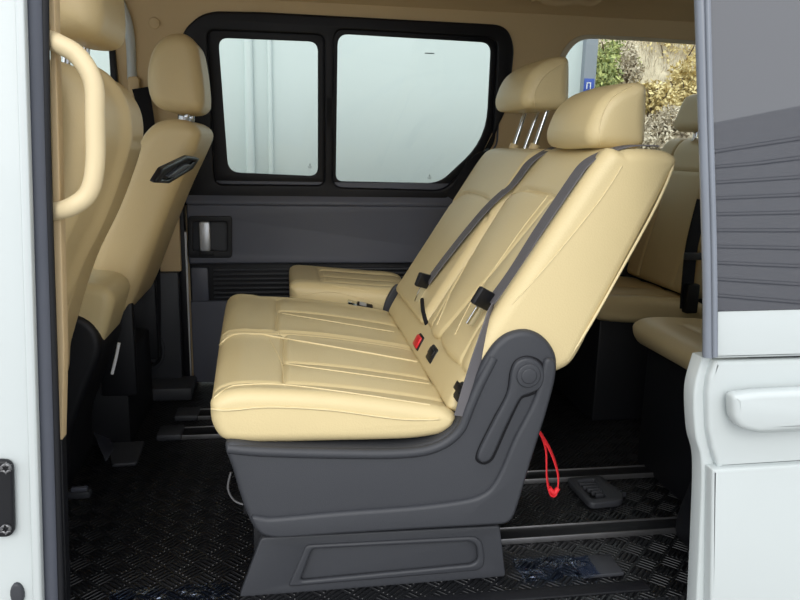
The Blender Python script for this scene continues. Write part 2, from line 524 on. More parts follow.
# inner sash of the sliding pane and the fixed pane
sash1 = plate('sash_frame', rpoly(leans([(214, 186), (206, 28), (325, 33), (325, 187)], .004), .03), frame_bk, 0, .014, .004, [P1], parent=fd, frame=LF(.002))
sash2 = plate('sash_frame', rpoly(leans([(332, 189), (333, 27), (498, 36), (493, 146), (443, 192)], .004), .04), frame_bk, 0, .014, .004, [P2], parent=fd, frame=LF(.002))
g1 = plate('window_pane', rpoly(leans([(222, 180), (212, 32), (322, 38), (322, 182)], -.004), .02), glass, 0, .005, .001, parent=sash1, frame=LF(-.008))
g2 = plate('window_pane', rpoly(leans([(333, 186), (335, 30), (495, 40), (490, 144), (441, 188)], -.004), .03), glass, 0, .005, .001, parent=sash2, frame=LF(-.008))
# thin grey bead round the sliding sash
bd = [Vector(o_lean) - n_lean * .014 + Vector((1, 0, 0)) * u + V_lean * v for u, v in rpoly(leans([(212, 189), (204, 27), (326, 31), (326, 190)], .014), .03)]
bm = bmesh.new(); tube_bm(bm, bd, .004, 8, True); bm_obj('sash_bead', bm, plastic_mid, fd, ang=60)
bd = [Vector(o_lean) - n_lean * .014 + Vector((1, 0, 0)) * u + V_lean * v for u, v in rpoly(leans([(331, 192), (331, 24), (502, 33), (497, 146), (445, 195)], .014), .03)]
bm = bmesh.new(); tube_bm(bm, bd, .004, 8, True); bm_obj('sash_bead', bm, plastic_mid, fd, ang=60)
# latch on the pillar between the panes
la = lean(329, 112, .015)
plate('sash_latch', rrect(la[0] - .012, la[1] - .06, la[0] + .016, la[1] + .06, .006), plastic_bk, 0, .018, .004, parent=fd, frame=LF(.024))
# etched marks in the pane corners: a small triangle over two short lines
def etch(px, py, par, s=.012):
    u, v = lean(px, py, .004)
    bm_ = [plate('e', [(u - s*.35, v), (u + s*.35, v), (u, v + s*.8)], mark_m, 0, .0012, .0002, [[(u - s*.15, v + s*.12), (u + s*.15, v + s*.12), (u, v + s*.5)]], frame=LF(-.0045))]
    for k, w in ((.35, .7), (.7, .55)):
        bm_.append(plate('e', [(u - s*w, v - s*k - s*.14), (u + s*w, v - s*k - s*.14), (u + s*w, v - s*k), (u - s*w, v - s*k)], mark_m, 0, .0012, .0002, frame=LF(-.0045)))
    j = join(bm_[0], bm_[1:]); j.name = 'etched_mark'; j.parent = par
etch(310, 166, g1); etch(430, 177, g2)
u, v = lean(430, 54, .004)
e3 = plate('etched_mark', [(u - .018, v), (u + .018, v), (u + .018, v + .004), (u - .018, v + .004)], mark_m, 0, .0012, .0002, parent=g2, frame=LF(-.0045))

mat('pale rubber strip', (205, 208, 212), .4)
# bright seal strip, far pillar trims
a = PY(185, 232, 1.57); b = PY(190, 376, 1.57)
s = tube('door_seal_strip', [a, (a + b) / 2, b], .006, MATS['pale rubber strip'], per=4); tag(s, 'thin bright upright strip beside the far sliding door panel', 'strip')
struct(boxes('trim_1', [(-.66, -.40, 1.545, 1.6, .40, .735)], trim_beige, bevel=.006), 'beige far pillar trim')
struct(boxes('trim_1', [(-.66, -.41, 1.53, 1.6, FLOOR, .40)], plastic_dk, bevel=.01), 'black lower far pillar trim')
struct(boxes('trim_2', [(-.41, -.385, 1.56, 1.62, FLOOR, .75)], frame_bk, bevel=.004))
# belt exit loop on the lower pillar
bo = thing('belt_outlet', 'oval black belt outlet low on the far pillar', 'belt outlet')
q = PY(153, 350, 1.525)
plate('outlet_plate', [(q.x + .045 * math.cos(t * PI/16), q.z + .075 * math.sin(t * PI/16)) for t in range(32)], plastic_dk, 1.52, .012, .004, parent=bo)
bm = bmesh.new(); tube_bm(bm, [Vector((q.x + .03 * math.cos(t * PI/14), 1.517, q.z + .055 * math.sin(t * PI/14))) for t in range(28)], .007, 8, True)
bm_obj('outlet_ring', bm, plastic_bk, bo, ang=60)
# step tray at pillar foot
boxes_t = boxes('step_trim', [(-.56, -.36, 1.40, 1.56, FLOOR, FLOOR + .05)], plastic_dk, bevel=.008); tag(boxes_t, 'low dark step trim at the foot of the far pillar', 'trim')
# far front belt
fb = thing('seat_belt', 'black belt hanging on the far pillar behind the front headrest', 'seat belt')
ribbon('belt_webbing', [PY(140, 88, 1.485), PY(144, 105, 1.495), PY(149, 150, 1.515), Vector((-.50, 1.525, .45)), Vector((-.51, 1.51, .09))], .055, .003, webbing_dk, fb, (1, .1, .15))
plate('belt_anchor', rrect(-.55, 1.04, -.51, 1.11, .012), trim_beige, 1.5, .03, .006, parent=fb)
# curved weatherstrip of the far front door frame
ws = tube('weatherstrip', [PY(112, -6, 1.47), PY(121, 4, 1.47), PY(128, 25, 1.48), PY(131, 50, 1.5), PY(132, 80, 1.52)], .016, mat('pale rubber', (190, 196, 196), .5), per=6); tag(ws, 'pale curved weatherstrip of the far front door frame', 'weatherstrip')
db = boxes('window_divider', [(-.607, -.585, 1.50, 1.53, .80, 1.36)], frame_bk, bevel=.004); struct(db); db.name = 'trim_3'
# assist handle on the headliner
ah = thing('assist_handle', 'tan folding assist handle on the headliner above the quarter window', 'handle')
tube('handle_bar', [PY(540, -4, 1.3), PY(552, 3, 1.3), PY(575, 1, 1.3), PY(590, 3, 1.3), PY(602, -4, 1.3)], .014, headlin, ah, per=6)
for px in (540, 600):
    q = PY(px, -2, 1.3); boxes('handle_mount', [(q.x - .02, q.x + .02, 1.29, 1.34, q.z - .012, 1.435)], headlin, ah, .006)

# ------------------------------------------------------------------ near body pillar (left)
def lin2(a, b, t): return a + (b - a) * t
pil = rpoly(xz([(-140, -60), (21, -60), (42, 640), (-140, 640)], -.0), .002)
p0 = plate('wall_near', pil, paint, 0, .05, .004, parent=None); struct(p0, 'white body pillar at the door opening')
fl = plate('pillar_flange', xz([(12, -60), (22, -60), (43, 640), (33, 640)], -.012), paint, -.012, .02, .005); fl.parent = p0
# door check recess hints
rr = rpoly(xz([(-40, 355), (14, 360), (17, 430), (-40, 450)], -.01), .02)
# weather seal: fat grey rubber with inner lip
sl = tube('door_seal', [PY(31, -60, .03), PY(36, 150, .03), PY(44, 400, .03), PY(51, 640, .03)], .018, rubber, per=10, sx=1); tag(sl, 'dark grey rubber seal along the white pillar', 'door seal')
lip = tube('seal_lip', [PY(44, -60, .03), PY(47, 150, .03), PY(55, 400, .03), PY(62, 640, .03)], .007, plastic_bk, per=10, parent=sl)
bt = plate('trim_4', xz([(48, -60), (53, -60), (64, 350), (62, 440), (57, 440)], .06), trim_beige, .06, .03, .002); struct(bt, 'beige inner trim of the near pillar')
struct(plate('trim_5', xz([(20, 440), (62, 440), (68, 640), (20, 640)], .07), plastic_bk, .07, .03, .004))
# striker plate
sp = thing('striker_plate', 'black striker plate with two star screws on the white pillar', 'striker plate')
plate('plate', rpoly(xz([(-12, 461), (12, 461), (14, 538), (-11, 538)], -.014), .02), plastic_bk, -.014, .014, .005, parent=sp)
for py in (469, 530):
    q = PY(5, py, -.02)
    star = [((.0065 if i % 2 else .0035) * math.cos(i * PI/6) + q.x, (.0065 if i % 2 else .0035) * math.sin(i * PI/6) + q.z) for i in range(12)]
    plate('screw', [(q.x + .009 * math.cos(i*PI/8), q.z + .009 * math.sin(i*PI/8)) for i in range(16)], steel, -.019, .006, .002, [star], parent=sp)
ps = thing('body_plug', 'small dark plug low on the white pillar', 'plug')
q = PY(16, 596, -.01); plate('plug_disc', [(q.x + .012 * math.cos(i*PI/8), q.z + .022 * math.sin(i*PI/8)) for i in range(16)], plastic_dk, -.008, .012, .004, parent=ps)
# grab handle
gh = thing('grab_handle', 'large curved cream grab handle on the near pillar', 'handle')
tube('grip', [PY(50, 40, .062), PY(59, 44, .05), PY(78, 56, .05), PY(93, 82, .05), PY(95, 120, .05), PY(95, 165, .05), PY(89, 192, .05), PY(73, 206, .05), PY(53, 212, .062)], .016, handle_beige, gh, k=16, per=8)
# ------------------------------------------------------------------ sill
struct(boxes('trim_6', [(-.47, .80, -.03, .10, FLOOR - .08, FLOOR - .012), (-.47, .80, .06, .10, FLOOR - .05, FLOOR + .006)], plastic_bk, bevel=.01), 'black door sill step')
def film(name, x0, x1, y0, y1, z, label):
    bm = bmesh.new(); nx, ny = 40, 10; vs = {}
    for i in range(nx + 1):
        for j in range(ny + 1):
            x = x0 + (x1 - x0) * i / nx; y = y0 + (y1 - y0) * j / ny
            y += .012 * noise.noise(Vector((x * 14, j * .5, 3)))
            vs[i, j] = bm.verts.new((x, y, z + .004 + .006 * noise.noise(Vector((x * 30, y * 40, z)))))
    for i in range(nx):
        for j in range(ny): bm.faces.new((vs[i, j], vs[i+1, j], vs[i+1, j+1], vs[i, j+1]))
    bmesh.ops.solidify(bm, geom=list(bm.faces), thickness=.0008)
    o = bm_obj(name, bm, film_m); tag(o, label, 'plastic film'); return o
film('protective_film', -.38, -.13, .135, .19, FLOOR + .008, 'crinkled bluish film on the sill left of the bench pedestal')
film('protective_film', .515, .70, .11, .20, FLOOR + .008, 'crinkled clear film on the floor right of the bench pedestal')
q = PZ(590, 566, FLOOR)
tag(boxes('sill_plate', [(.66, .76, .12, .20, FLOOR, FLOOR + .010)], plastic_dk, bevel=.003), 'small flat grey plate at the end of the clear film', 'plate')

# ------------------------------------------------------------------ floor fittings
def rail(x0, x1, y, w, label, h=.012):
    t = thing('floor_rail', label, 'seat rail', group='floor rails')
    boxes('rail_bed', [(x0, x1, y - w/2, y + w/2, FLOOR, FLOOR + h)], plastic_bk, t, .003)
    boxes('rail_edge', [(x0, x1, y - w/2 - .004, y - w/2, FLOOR, FLOOR + h + .004), (x0, x1, y + w/2, y + w/2 + .004, FLOOR, FLOOR + h + .004)], steel, t, .002)
    return t
r1 = rail(.55, 1.25, .62, .05, 'long metal edged floor rail behind the red pull strap')
r2 = rail(.45, 1.3, .31, .05, 'long floor rail in front of the slotted floor vent')
for (px, py, lab) in ((185, 417, 'floor rail ahead of the bench nearest the far door'), (168, 436, 'floor rail ahead of the bench nearer the camera')):
    q = PZ(px, py, FLOOR)
    t = rail(q.x, q.x + .9, q.y, .07, lab, .012)
    boxes('rail_end_cap', [(q.x - .03, q.x + .05, q.y - .045, q.y + .045, FLOOR, FLOOR + .022)], plastic_dk, t, .006)
fv = thing('floor_vent', 'slotted black vent box on the floor behind the bench', 'vent')
ol = rpoly([(lambda p: (p.x, p.y))(PZ(a, b, FLOOR + .012)) for a, b in ((566, 480), (600, 477), (624, 496), (622, 503), (590, 506))], .02)
hl = rpoly([(lambda p: (p.x, p.y))(PZ(a, b, FLOOR + .012)) for a, b in ((577, 483), (594, 481), (606, 499), (592, 501))], .008)
FZ = ((0, 0, FLOOR + .02), (1, 0, 0), (0, 1, 0), (0, 0, -1))
plate('vent_housing', ol, plastic_dk, 0, .02, .005, [hl], parent=fv, frame=FZ)
sb = bmesh.new(); q0 = PZ(579, 484, FLOOR); q1 = PZ(604, 500, FLOOR)
for i in range(6):
    t = (i + .5) / 6; c = q0.lerp(q1, t); box_bm(sb, c.x - .02, c.x + .07, c.y - .004, c.y + .004, FLOOR + .004, FLOOR + .016)
bm_obj('vent_slats', sb, plastic_dk, fv, .001)
# bent bracket and clip on the left floor
fbk = thing('floor_bracket', 'bent black metal bracket lying on the floor behind the near front seat', 'bracket')
ol = rpoly([(lambda p: (p.x, p.y))(PZ(a, b, FLOOR)) for a, b in ((108, 446), (145, 444), (137, 466), (112, 468))], .01)
plate('bracket_foot', ol, plastic_dk, 0, .012, .004, parent=fbk, frame=((0, 0, FLOOR + .012), (1, 0, 0), (0, 1, 0), (0, 0, -1)))
bm = bmesh.new()
A = [PZ(94, 446, FLOOR + .0) + Vector((0, 0, .05)), PZ(103, 434, FLOOR) + Vector((0, 0, .05)), PZ(114, 449, FLOOR + .012), PZ(106, 462, FLOOR + .012)]
vs = [bm.verts.new(p) for p in A]; bm.faces.new(vs); bmesh.ops.solidify(bm, geom=list(bm.faces), thickness=.008)
bm_obj('bracket_flap', bm, plastic_mid, fbk, .002)
q = PZ(80, 497, FLOOR)
clip = thing('floor_clip', 'small dark clip on the floor below the near front seat', 'clip')
boxes('clip_body', [(q.x - .03, q.x + .03, q.y - .015, q.y + .015, FLOOR, FLOOR + .02)], plastic_dk, clip, .005)
boxes('clip_tab', [(q.x - .02, q.x + .022, q.y - .008, q.y + .008, FLOOR + .018, FLOOR + .03)], plastic_mid, clip, .003)

# ================================================================== BENCH
YA, YM, YB = .13, .605, 1.09
bench = thing('bench_seat', 'cream leather double bench seat with charcoal side shield in the middle row', 'bench seat')
cprof = [(-.154, .365), (-.152, .328), (-.132, .296), (-.08, .286), (.1, .281), (.25, .279), (.32, .287), (.346, .305), (.35, .325), (.325, .342), (.2, .366), (.08, .384), (-.03, .394), (-.10, .396), (-.138, .386)]
def cush_disp(ya, yb, seams, tr, bol, nose=(0, 0)):
    def f(x, y, z, nx, nz):
        d = 0.0
        if nz > .2 or nx < -.3:                         # top and nose
            top = sstep(.1, .6, nz)
            for s_ in seams: d -= .007 * gauss(y - s_, .006) * top * sstep(tr - .005, tr + .01, x)
            d -= .006 * gauss(x - tr, .006) * top * (1 if bol[0] < y < bol[1] else 0)
            ed = [bol[0]] + list(seams) + [bol[1]]
            for a, b in zip(ed, ed[1:]):
                if a <= y <= b and x > tr: d += .006 * math.sin(PI * (y - a) / (b - a)) * top
            # bolsters
            d += .007 * (gauss(y - ya, .05) + gauss(y - yb, .03)) * top
            if bol[0] - .02 < y < bol[1] + .02 and False: pass
            d -= .006 * (gauss(y - bol[0], .006)) * top
        if nx < 0: d += (nose[0] + (nose[1] - nose[0]) * (y - ya) / (yb - ya)) * -nx * sstep(.29, .33, z)   # bowed front edge
        return d
    return f
ca = slab('cushion', cprof, YA, YM, .028, leather, bench, n=200, ny=110, disp=cush_disp(YA, YM, (.355,), -.01, (.205, YM), (.0, .024)), nr=8)
cb = slab('cushion', cprof, YM, YB, .028, leather, bench, n=200, ny=110, disp=cush_disp(YM, YB, (.88,), -.03, (YM + .02, YB - .04), (.024, .045)), nr=8)
# piping along the near side of the cushion
def pipe(name, pts, r, par, m=piping_m): return tube(name, pts, r, m, par, k=8, per=6)
from mathutils.bvhtree import BVHTree
def bvh(o):
    bm_ = bmesh.new(); bm_.from_mesh(o.data); t = BVHTree.FromBMesh(bm_); bm_.free(); return t
def seam(px, o, r=.0013, name='stitching', m=None, per=8):
    """a stitched cord lying on the surface of part o"""
    t = bvh(o); pts = []
    for v in smooth_path([(a, b, 0) for a, b in px], per):
        h = t.ray_cast(CAM, ray(v.x, v.y).normalized())
        if h[0]: pts.append(h[0] + h[1] * r * .5)
    if len(pts) > 3:
        return tube(name, pts, r, m or piping_m, o, k=6, per=1)
seam([(219, 346), (231, 336), (252, 333), (280, 338), (350, 350), (417, 362)], ca, .0022)
seam([(284, 364), (350, 373), (429, 384)], ca)
seam([(214, 398), (228, 388), (245, 385), (284, 385), (357, 394), (430, 405)], ca)
seam([(212, 409), (230, 410), (270, 407), (330, 410), (400, 419), (440, 419)], ca, .002)
seam([(270, 340), (281, 362), (285, 386)], ca)
seam([(279, 313), (340, 323), (394, 332)], cb)
seam([(276, 302), (278, 318), (279, 335)], cb)
# rear roll of the cushion carrying the buckles
rprof = [(.336, .345), (.345, .335), (.37, .325), (.42, .33), (.44, .37), (.43, .405), (.405, .425), (.385, .424), (.362, .398)]
rr_ = slab('rear_roll', rprof, YA + .02, YB - .01, .02, leather, bench, n=60, ny=20)

# backrests
def backprof(dx=0, dz=0):
    return [(.375+dx, .425+dz), (.40+dx, .405+dz), (.46+dx, .40+dz), (.555+dx, .415+dz), (.605+dx, .44+dz), (.65+dx, .53+dz), (.735+dx, .715+dz), (.797+dx, .85+dz), (.802+dx, .876+dz), (.775+dx, .891+dz), (.70+dx, .894+dz), (.665+dx, .882+dz), (.635+dx, .845+dz), (.57+dx, .742+dz), (.47+dx, .582+dz), (.40+dx, .47+dz)]
def back_disp(ya, yb, lines, arc_z, pa, pb, nb):
    """lines: list of (y_bottom, y_top) seams; arc_z: height of the cross seam; nb: near bolster bulge"""
    def f(x, y, z, nx, nz):
        d = 0.0
        if nx < -.35 and z > .41:
            top = sstep(.35, .7, -nx)
            t = (z - .42) / .36
            zc = arc_z - .05 * (abs(y - (pa + pb) / 2) / ((pb - pa) / 2)) ** 4 if pb > pa else arc_z
            inp = sstep(zc + .004, zc - .012, z)
            if pa < y < pb: d -= .006 * gauss(z - zc, .006) * top
            es = []
            for yb_, yt in lines:
                yl = yb_ + (yt - yb_) * t; es.append(yl)
                d -= .008 * gauss(y - yl, .006) * top * inp
            for a, b in zip(es, es[1:]):
                if a < y < b: d += .009 * math.sin(PI * (y - a) / (b - a)) * top * inp
            d += nb * gauss(y - ya - .02, .06) * top * sstep(.40, .5, z)
        return d
    return f
ba = slab('backrest', backprof(), YA, YM, .03, leather, bench, n=220, ny=110, nr=8,
          disp=back_disp(YA, YM, ((.205, .22), (.43, .29), (.526, .63)), .79, .2, .61, .02))
bb = slab('backrest', backprof(-.015, -.005), YM, YB, .03, leather, bench, n=220, ny=110, nr=8,
          disp=back_disp(YM, YB, (), .75, .62, 1.08, .0))
# stitched seam of the near bolster and piping on the back edge
seam([(622, 166), (600, 200), (560, 250), (530, 285), (512, 304)], ba)
seam([(497, 207), (505, 197), (520, 192), (540, 192), (570, 199)], ba)
seam([(548, 196), (520, 232), (490, 275), (470, 305), (455, 335)], ba)
seam([(499, 207), (480, 240), (455, 285), (437, 325)], ba)
seam([(455, 190), (475, 193), (492, 199)], bb)
pipe('piping', [PY(668, 158, .14), PY(673, 166, .135), PY(655, 208, .133), PY(620, 272, .133), PY(590, 325, .133), PY(567, 361, .136)], .003, ba)

# headrests
hprof = [(.652, .935), (.655, .908), (.672, .895), (.74, .892), (.776, .897), (.785, .915), (.783, .98), (.778, 1.022), (.768, 1.034), (.745, 1.033), (.705, 1.016), (.672, .985)]
def head_disp(yc, half):
    def f(x, y, z, nx, nz):
        d = 0.0
        if nx < 0: d += .012 * math.cos(min(1, abs(y - yc) / half) * PI / 2) * min(1, -nx * 1.4)
        return d
    return f
def headrest(y0, y1, dx, dz, post_top):
    h = slab('headrest', [(a + dx, b + dz) for a, b in hprof], y0, y1, .032, leather, bench, n=120, ny=50, nr=8, disp=head_disp((y0+y1)/2, (y1-y0)/2))
    for yy in (y0 + .05, y1 - .06):
        tube('headrest_post', [Vector((.69, yy, .87)), Vector((.70, yy, .895)), Vector((.738 + dx * .6, yy, .91 + dz))], .0065, chrome, h, per=3)
        bm = bmesh.new(); tube_bm(bm, [Vector((.696, yy, .885)), Vector((.702, yy, .901))], .014, 16); bm_obj('post_collar', bm, leather_tan, h, ang=40)
    return h
hn = headrest(.24, .53, 0, 0, 0)
hf = headrest(.69, .99, -.005, .104, 0)
bm = bmesh.new(); tube_bm(bm, [Vector((.695, .83, .87)), Vector((.74, .83, 1.01))], .005, 10); bm_obj('headrest_post', bm, chrome, hf, ang=60)

seam([(632, 86), (611, 99), (600, 123), (600, 146)], hn, .0013)
seam([(566, 62), (546, 75), (535, 92), (535, 107)], hf, .0013)
# side shield
so_px = [(226, 444), (262, 447), (330, 449), (400, 449), (432, 443), (454, 428), (464, 408), (472, 388), (484, 362), (497, 343), (512, 333), (530, 331), (546, 339), (557, 356), (557, 378), (549, 410), (538, 445), (526, 484), (516, 516), (508, 525), (490, 527), (420, 531), (340, 536), (280, 540), (262, 537), (252, 527), (242, 503), (233, 473)]
sh = slab('side_shield', xz(so_px, .115), .115, .20, .014, plastic_dk, bench, n=240, ny=4, nr=5)
# lower rim ledge standing proud
rim_px = [(252, 517), (270, 519), (340, 513), (420, 507), (470, 500), (488, 492), (500, 475), (515, 440), (535, 400), (546, 360), (556, 362), (556, 378), (548, 410), (537, 445), (525, 484), (515, 515), (507, 524), (490, 526), (420, 530), (340, 535), (280, 539), (263, 536), (254, 527)]
r_ = slab('rim', xz(rim_px, .105), .105, .13, .009, plastic_dk, bench, n=260, ny=2, nr=5, smooth=True)
join(sh, [r_])
# top lip under the cushion
tp = [PY(228, 449, .118), PY(262, 452, .114), PY(330, 454, .114), PY(400, 454, .114), PY(436, 448, .114), PY(459, 432, .114), PY(470, 408, .114), PY(480, 385, .116), PY(494, 358, .118)]
tube('shield_lip', [p + Vector((0, .004, 0)) for p in tp], .011, plastic_dk, sh, per=8)
# far shield
slab('side_shield', xz(so_px, .115), 1.095, 1.115, .008, plastic_dk, bench, n=160, ny=3, nr=4)
# recline lever; a dark slab round it stands in for the gap's shadow
lev_px = [(512, 372), (517, 362), (528, 358), (540, 363), (545, 375), (541, 388), (530, 394), (521, 398), (507, 425), (492, 458), (484, 463), (478, 459), (480, 450), (496, 418), (508, 394)]
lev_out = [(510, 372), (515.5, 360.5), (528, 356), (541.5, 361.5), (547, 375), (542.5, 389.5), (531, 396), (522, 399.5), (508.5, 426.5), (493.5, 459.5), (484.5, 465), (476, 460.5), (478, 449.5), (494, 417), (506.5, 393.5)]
rc = slab('lever_gap_shade', xz(lev_out, .112), .1115, .125, .003, frame_bk, bench, n=120, ny=2, nr=3)
lv = slab('recline_lever', xz(lev_px, .105), .1035, .125, .006, plastic_dk, bench, n=120, ny=2, nr=4)
q = PY(529, 376, .10)
for rr0, dd in ((.026, .099), (.017, .0965)):
    plate('lever_hub', [(q.x + rr0 * math.cos(t*PI/16), q.z + rr0 * math.sin(t*PI/16)) for t in range(32)], plastic_dk, dd, .012, .003, parent=lv)
# pedestal: flared box, recessed face
ped_px = [(257, 531), (262, 541), (330, 540), (420, 535), (498, 528), (500, 540), (505, 577), (420, 584), (320, 592), (239, 598), (248, 565)]
PO = xz([(261, 538), (500, 526), (506, 577), (239, 598)], .15)
ph = rpoly(xz([(312, 549), (478, 540), (481, 566), (296, 583)], .15), [.01, .03, .03, .01])
pd = plate('pedestal', rpoly(PO, .01), plastic_dk, .15, .02, .004, [ph], parent=bench)
pin = plate('p', rpoly(xz([(300, 545), (490, 535), (492, 572), (285, 588)], .156), .01), plastic_dk, .158, .85, .004)
join(pd, [pin])
x0, z0 = PO[0]
pr = plate('pedestal_rim', rpoly(xz([(306, 545), (482, 536), (486, 570), (288, 587)], .147), [.01, .03, .03, .01]), plastic_dk, .145, .012, .005, [rpoly(xz([(312, 549), (476, 541), (479, 564), (300, 581)], .147), [.01, .025, .025, .01])], parent=pd)
# under-frame: closes the base between the shields
boxes('seat_frame', [(-.10, .50, .19, 1.09, .10, .285), (.30, .52, .19, 1.07, .20, .33), (-.08, .45, .2, .95, FLOOR, .10)], plastic_bk, bench, .006)

# seat belts on the bench
def on_back(px, py, off=.006):
    nrm = Vector((1, 0, -.62)).normalized()
    return on(px, py, Vector((.37, 0, .42)) - nrm * off, nrm)
def bstrap(pts, w=.032, m=webbing, name='belt_webbing'): return ribbon(name, pts, w, .0028, m, bench, (0, 1, 0))
def front_x(z): return .375 + (z - .425) * .617
def fp(y, z, off=.012): return Vector((front_x(z) - off, y, z + off * .3))
TA, TB = bvh(ba), bvh(bb)
bn_ = Vector((.85, 0, -.527)).normalized()
def drape(y, z, off):
    """point on the front of the backrests at width y and height z, lifted by off"""
    o = Vector((front_x(z), y, z)) - bn_ * .3
    hs = [h for h in (t.ray_cast(o, bn_) for t in (TA, TB)) if h[0]]
    p = min((h[0] for h in hs), key=lambda q_: (q_ - o).length) if hs else Vector((front_x(z), y, z))
    return p - bn_ * off
def drape_path(ctrl, n, off):
    out = []
    for i in range(n + 1):
        f = i / n * (len(ctrl) - 1); a = min(int(f), len(ctrl) - 2); t = f - a
        out.append(drape(ctrl[a][0] + (ctrl[a+1][0] - ctrl[a][0]) * t, ctrl[a][1] + (ctrl[a+1][1] - ctrl[a][1]) * t, off))
    for _ in range(3):          # a taut strap bridges the dips
        out = [out[0]] + [out[i] + ((out[i-1] + out[i+1]) / 2 - out[i]) * .5 - bn_ * .0008 for i in range(1, n)] + [out[-1]]
    return out
def top_pt(x, y, off=.006):
    hs = [h for h in (t.ray_cast(Vector((x, y, 1.2)), Vector((0, 0, -1))) for t in (TA, TB)) if h[0]]
    return Vector((x, y, max(h[0].z for h in hs) + off))
def relax(P, k=4):
    for _ in range(k): P = [P[0]] + [(P[i - 1] + P[i] * 2 + P[i + 1]) / 4 for i in range(1, len(P) - 1)] + [P[-1]]
    return P
def full_strap(ys, ctrl, off):
    top = [top_pt(x, ys, off) for x in (.765, .745, .725, .705, .69)]
    return bstrap(relax(top + drape_path(ctrl, 20, off)), .05)
s2 = full_strap(.562, [(.565, .868), (.585, .82), (.635, .74), (.69, .62), (.735, .50)], .008)
s3 = full_strap(.178, [(.18, .868), (.19, .80), (.205, .68), (.22, .55)], .008)
trees = [bvh(k) for k in (ba, ca, sh, rr_)]
def nearest(px, py, off):
    d = ray(px, py).normalized()
    hs = [h for h in (t.ray_cast(CAM, d) for t in trees) if h[0]]
    return min((h[0] for h in hs), key=lambda q: (q - CAM).length) - d * off
p4 = [nearest(a, b, .008) for a, b in ((493, 308), (488, 322), (483, 338), (477, 358), (471, 380), (465, 402), (461, 416))]
for _ in range(2): p4 = [p4[0]] + [(p4[i - 1] + p4[i] * 2 + p4[i + 1]) / 4 - ray(477, 360).normalized() * .003 for i in range(1, len(p4) - 1)] + [p4[-1]]
s4 = ribbon('belt_webbing', p4, .034, .0028, webbing, bench, [(.5, 1, .2), (1, .6, .3), (1, .3, .3)])
s1 = ribbon('belt_webbing', [PY(489, 149, 1.11), PY(481, 154, 1.115), PY(470, 166, 1.115), PY(460, 182, 1.115), PY(450, 198, 1.115)], .04, .003, webbing_dk, bench, (1, .3, .6))
def tongue(c, par, ang):
    e = []
    bm = bmesh.new(); box_bm(bm, -.036, .036, -.008, .008, -.021, .021)
    o = bm_obj('belt_tongue', bm, plastic_bk, par, .005)
    bm = bmesh.new(); box_bm(bm, -.014, .014, -.002, .002, -.066, -.016)
    t = bm_obj('tongue_blade', bm, chrome, None, .0015)
    M = Matrix.Translation(c) @ Matrix.Rotation(ang, 4, 'Y') @ Matrix.Rotation(math.radians(35), 4, 'Z')
    o.data.transform(M); t.data.transform(M)
    t.parent = o if False else par
    return o
tongue(drape(.737, .495, .014), s2, math.radians(20))
tongue(drape(.22, .55, .022), s3, math.radians(30))
# buckles in the rear roll
TR = bvh(rr_)
def buckle(px, py, red):
    h = TR.ray_cast(CAM, ray(px, py).normalized())
    q = h[0]; nn = h[1]; ang = math.atan2(nn.x, nn.z)
    M = Matrix.Translation(q) @ Matrix.Rotation(ang, 4, 'Y')
    bm = bmesh.new(); box_bm(bm, -.021, .021, -.030, .030, -.02, .004)
    o = bm_obj('belt_buckle', bm, plastic_bk, bench, .006); o.data.transform(M)
    if red:
        bm = bmesh.new(); box_bm(bm, -.016, .016, -.024, .024, .0, .009)
        b = bm_obj('buckle_button', bm, red_btn, o, .004); b.data.transform(M)
    else:
        bm = bmesh.new(); box_bm(bm, -.006, .014, -.024, .024, .0, .007)
        b = bm_obj('buckle_slot', bm, frame_bk, o, .003); b.data.transform(M)
buckle(419, 342, True); buckle(432, 354, False); buckle(459, 390, False)
seam([(423, 300), (424, 312), (427, 324), (432, 334)], bb, .006, 'belt_stalk', webbing_dk)
# red pull strap
rp = [PY(533, 436, .21), PY(540, 433, .21), PY(546, 450, .22), PY(547, 478, .22), PY(551, 494, .22), PY(557, 492, .22), PY(558, 474, .22), PY(551, 452, .22), PY(542, 436, .22)]
ribbon('pull_strap', rp, .012, .003, red_m, bench, (.5, 1, .2), per=8)
tube('strap_bead', [PY(549, 488, .22), PY(554, 493, .218), PY(558, 488, .22)], .006, red_m, bench, per=4)
# wire loop at front of the base
tube('wire_loop', [PY(231, 472, .25), PY(228, 488, .25), PY(234, 500, .25), PY(245, 505, .25)], .003, steel, bench, per=6, k=8)

# ================================================================== FOLDING SEAT by the far door
fs = thing('folding_seat', 'cream single seat beside the far door, partly hidden behind the bench', 'seat')
fprof = [(.008, .385), (.012, .345), (.03, .318), (.1, .31), (.3, .305), (.43, .31), (.45, .345), (.42, .372), (.3, .385), (.15, .398), (.05, .406), (.022, .402)]
fprof = [(a, b + (.022 if b > .35 else 0)) for a, b in fprof]
fc = slab('cushion', fprof, 1.135, 1.55, .045, leather, fs, n=140, ny=70, disp=cush_disp(1.135, 1.55, (1.30, 1.43), .12, (1.2, 1.50)), nr=6)
seam([(300, 295), (330, 292), (360, 298), (392, 308)], fc)
seam([(332, 286), (360, 290), (393, 297)], fc)
slab('backrest', [(a + .12, b + .0) for a, b in [(.44, .40), (.50, .38), (.60, .41), (.80, .66), (.90, .80), (.88, .84), (.83, .83), (.62, .60)]], 1.16, 1.53, .03, leather, fs, n=100, ny=20)
boxes('seat_base', [(.05, .46, 1.18, 1.5, FLOOR, .312)], plastic_bk, fs, .01)
slab('recliner_cover', xz([(383, 316), (386, 300), (396, 285), (404, 290), (400, 318), (390, 322)], 1.125), 1.122, 1.142, .006, plastic_dk, fs, n=60, ny=2)
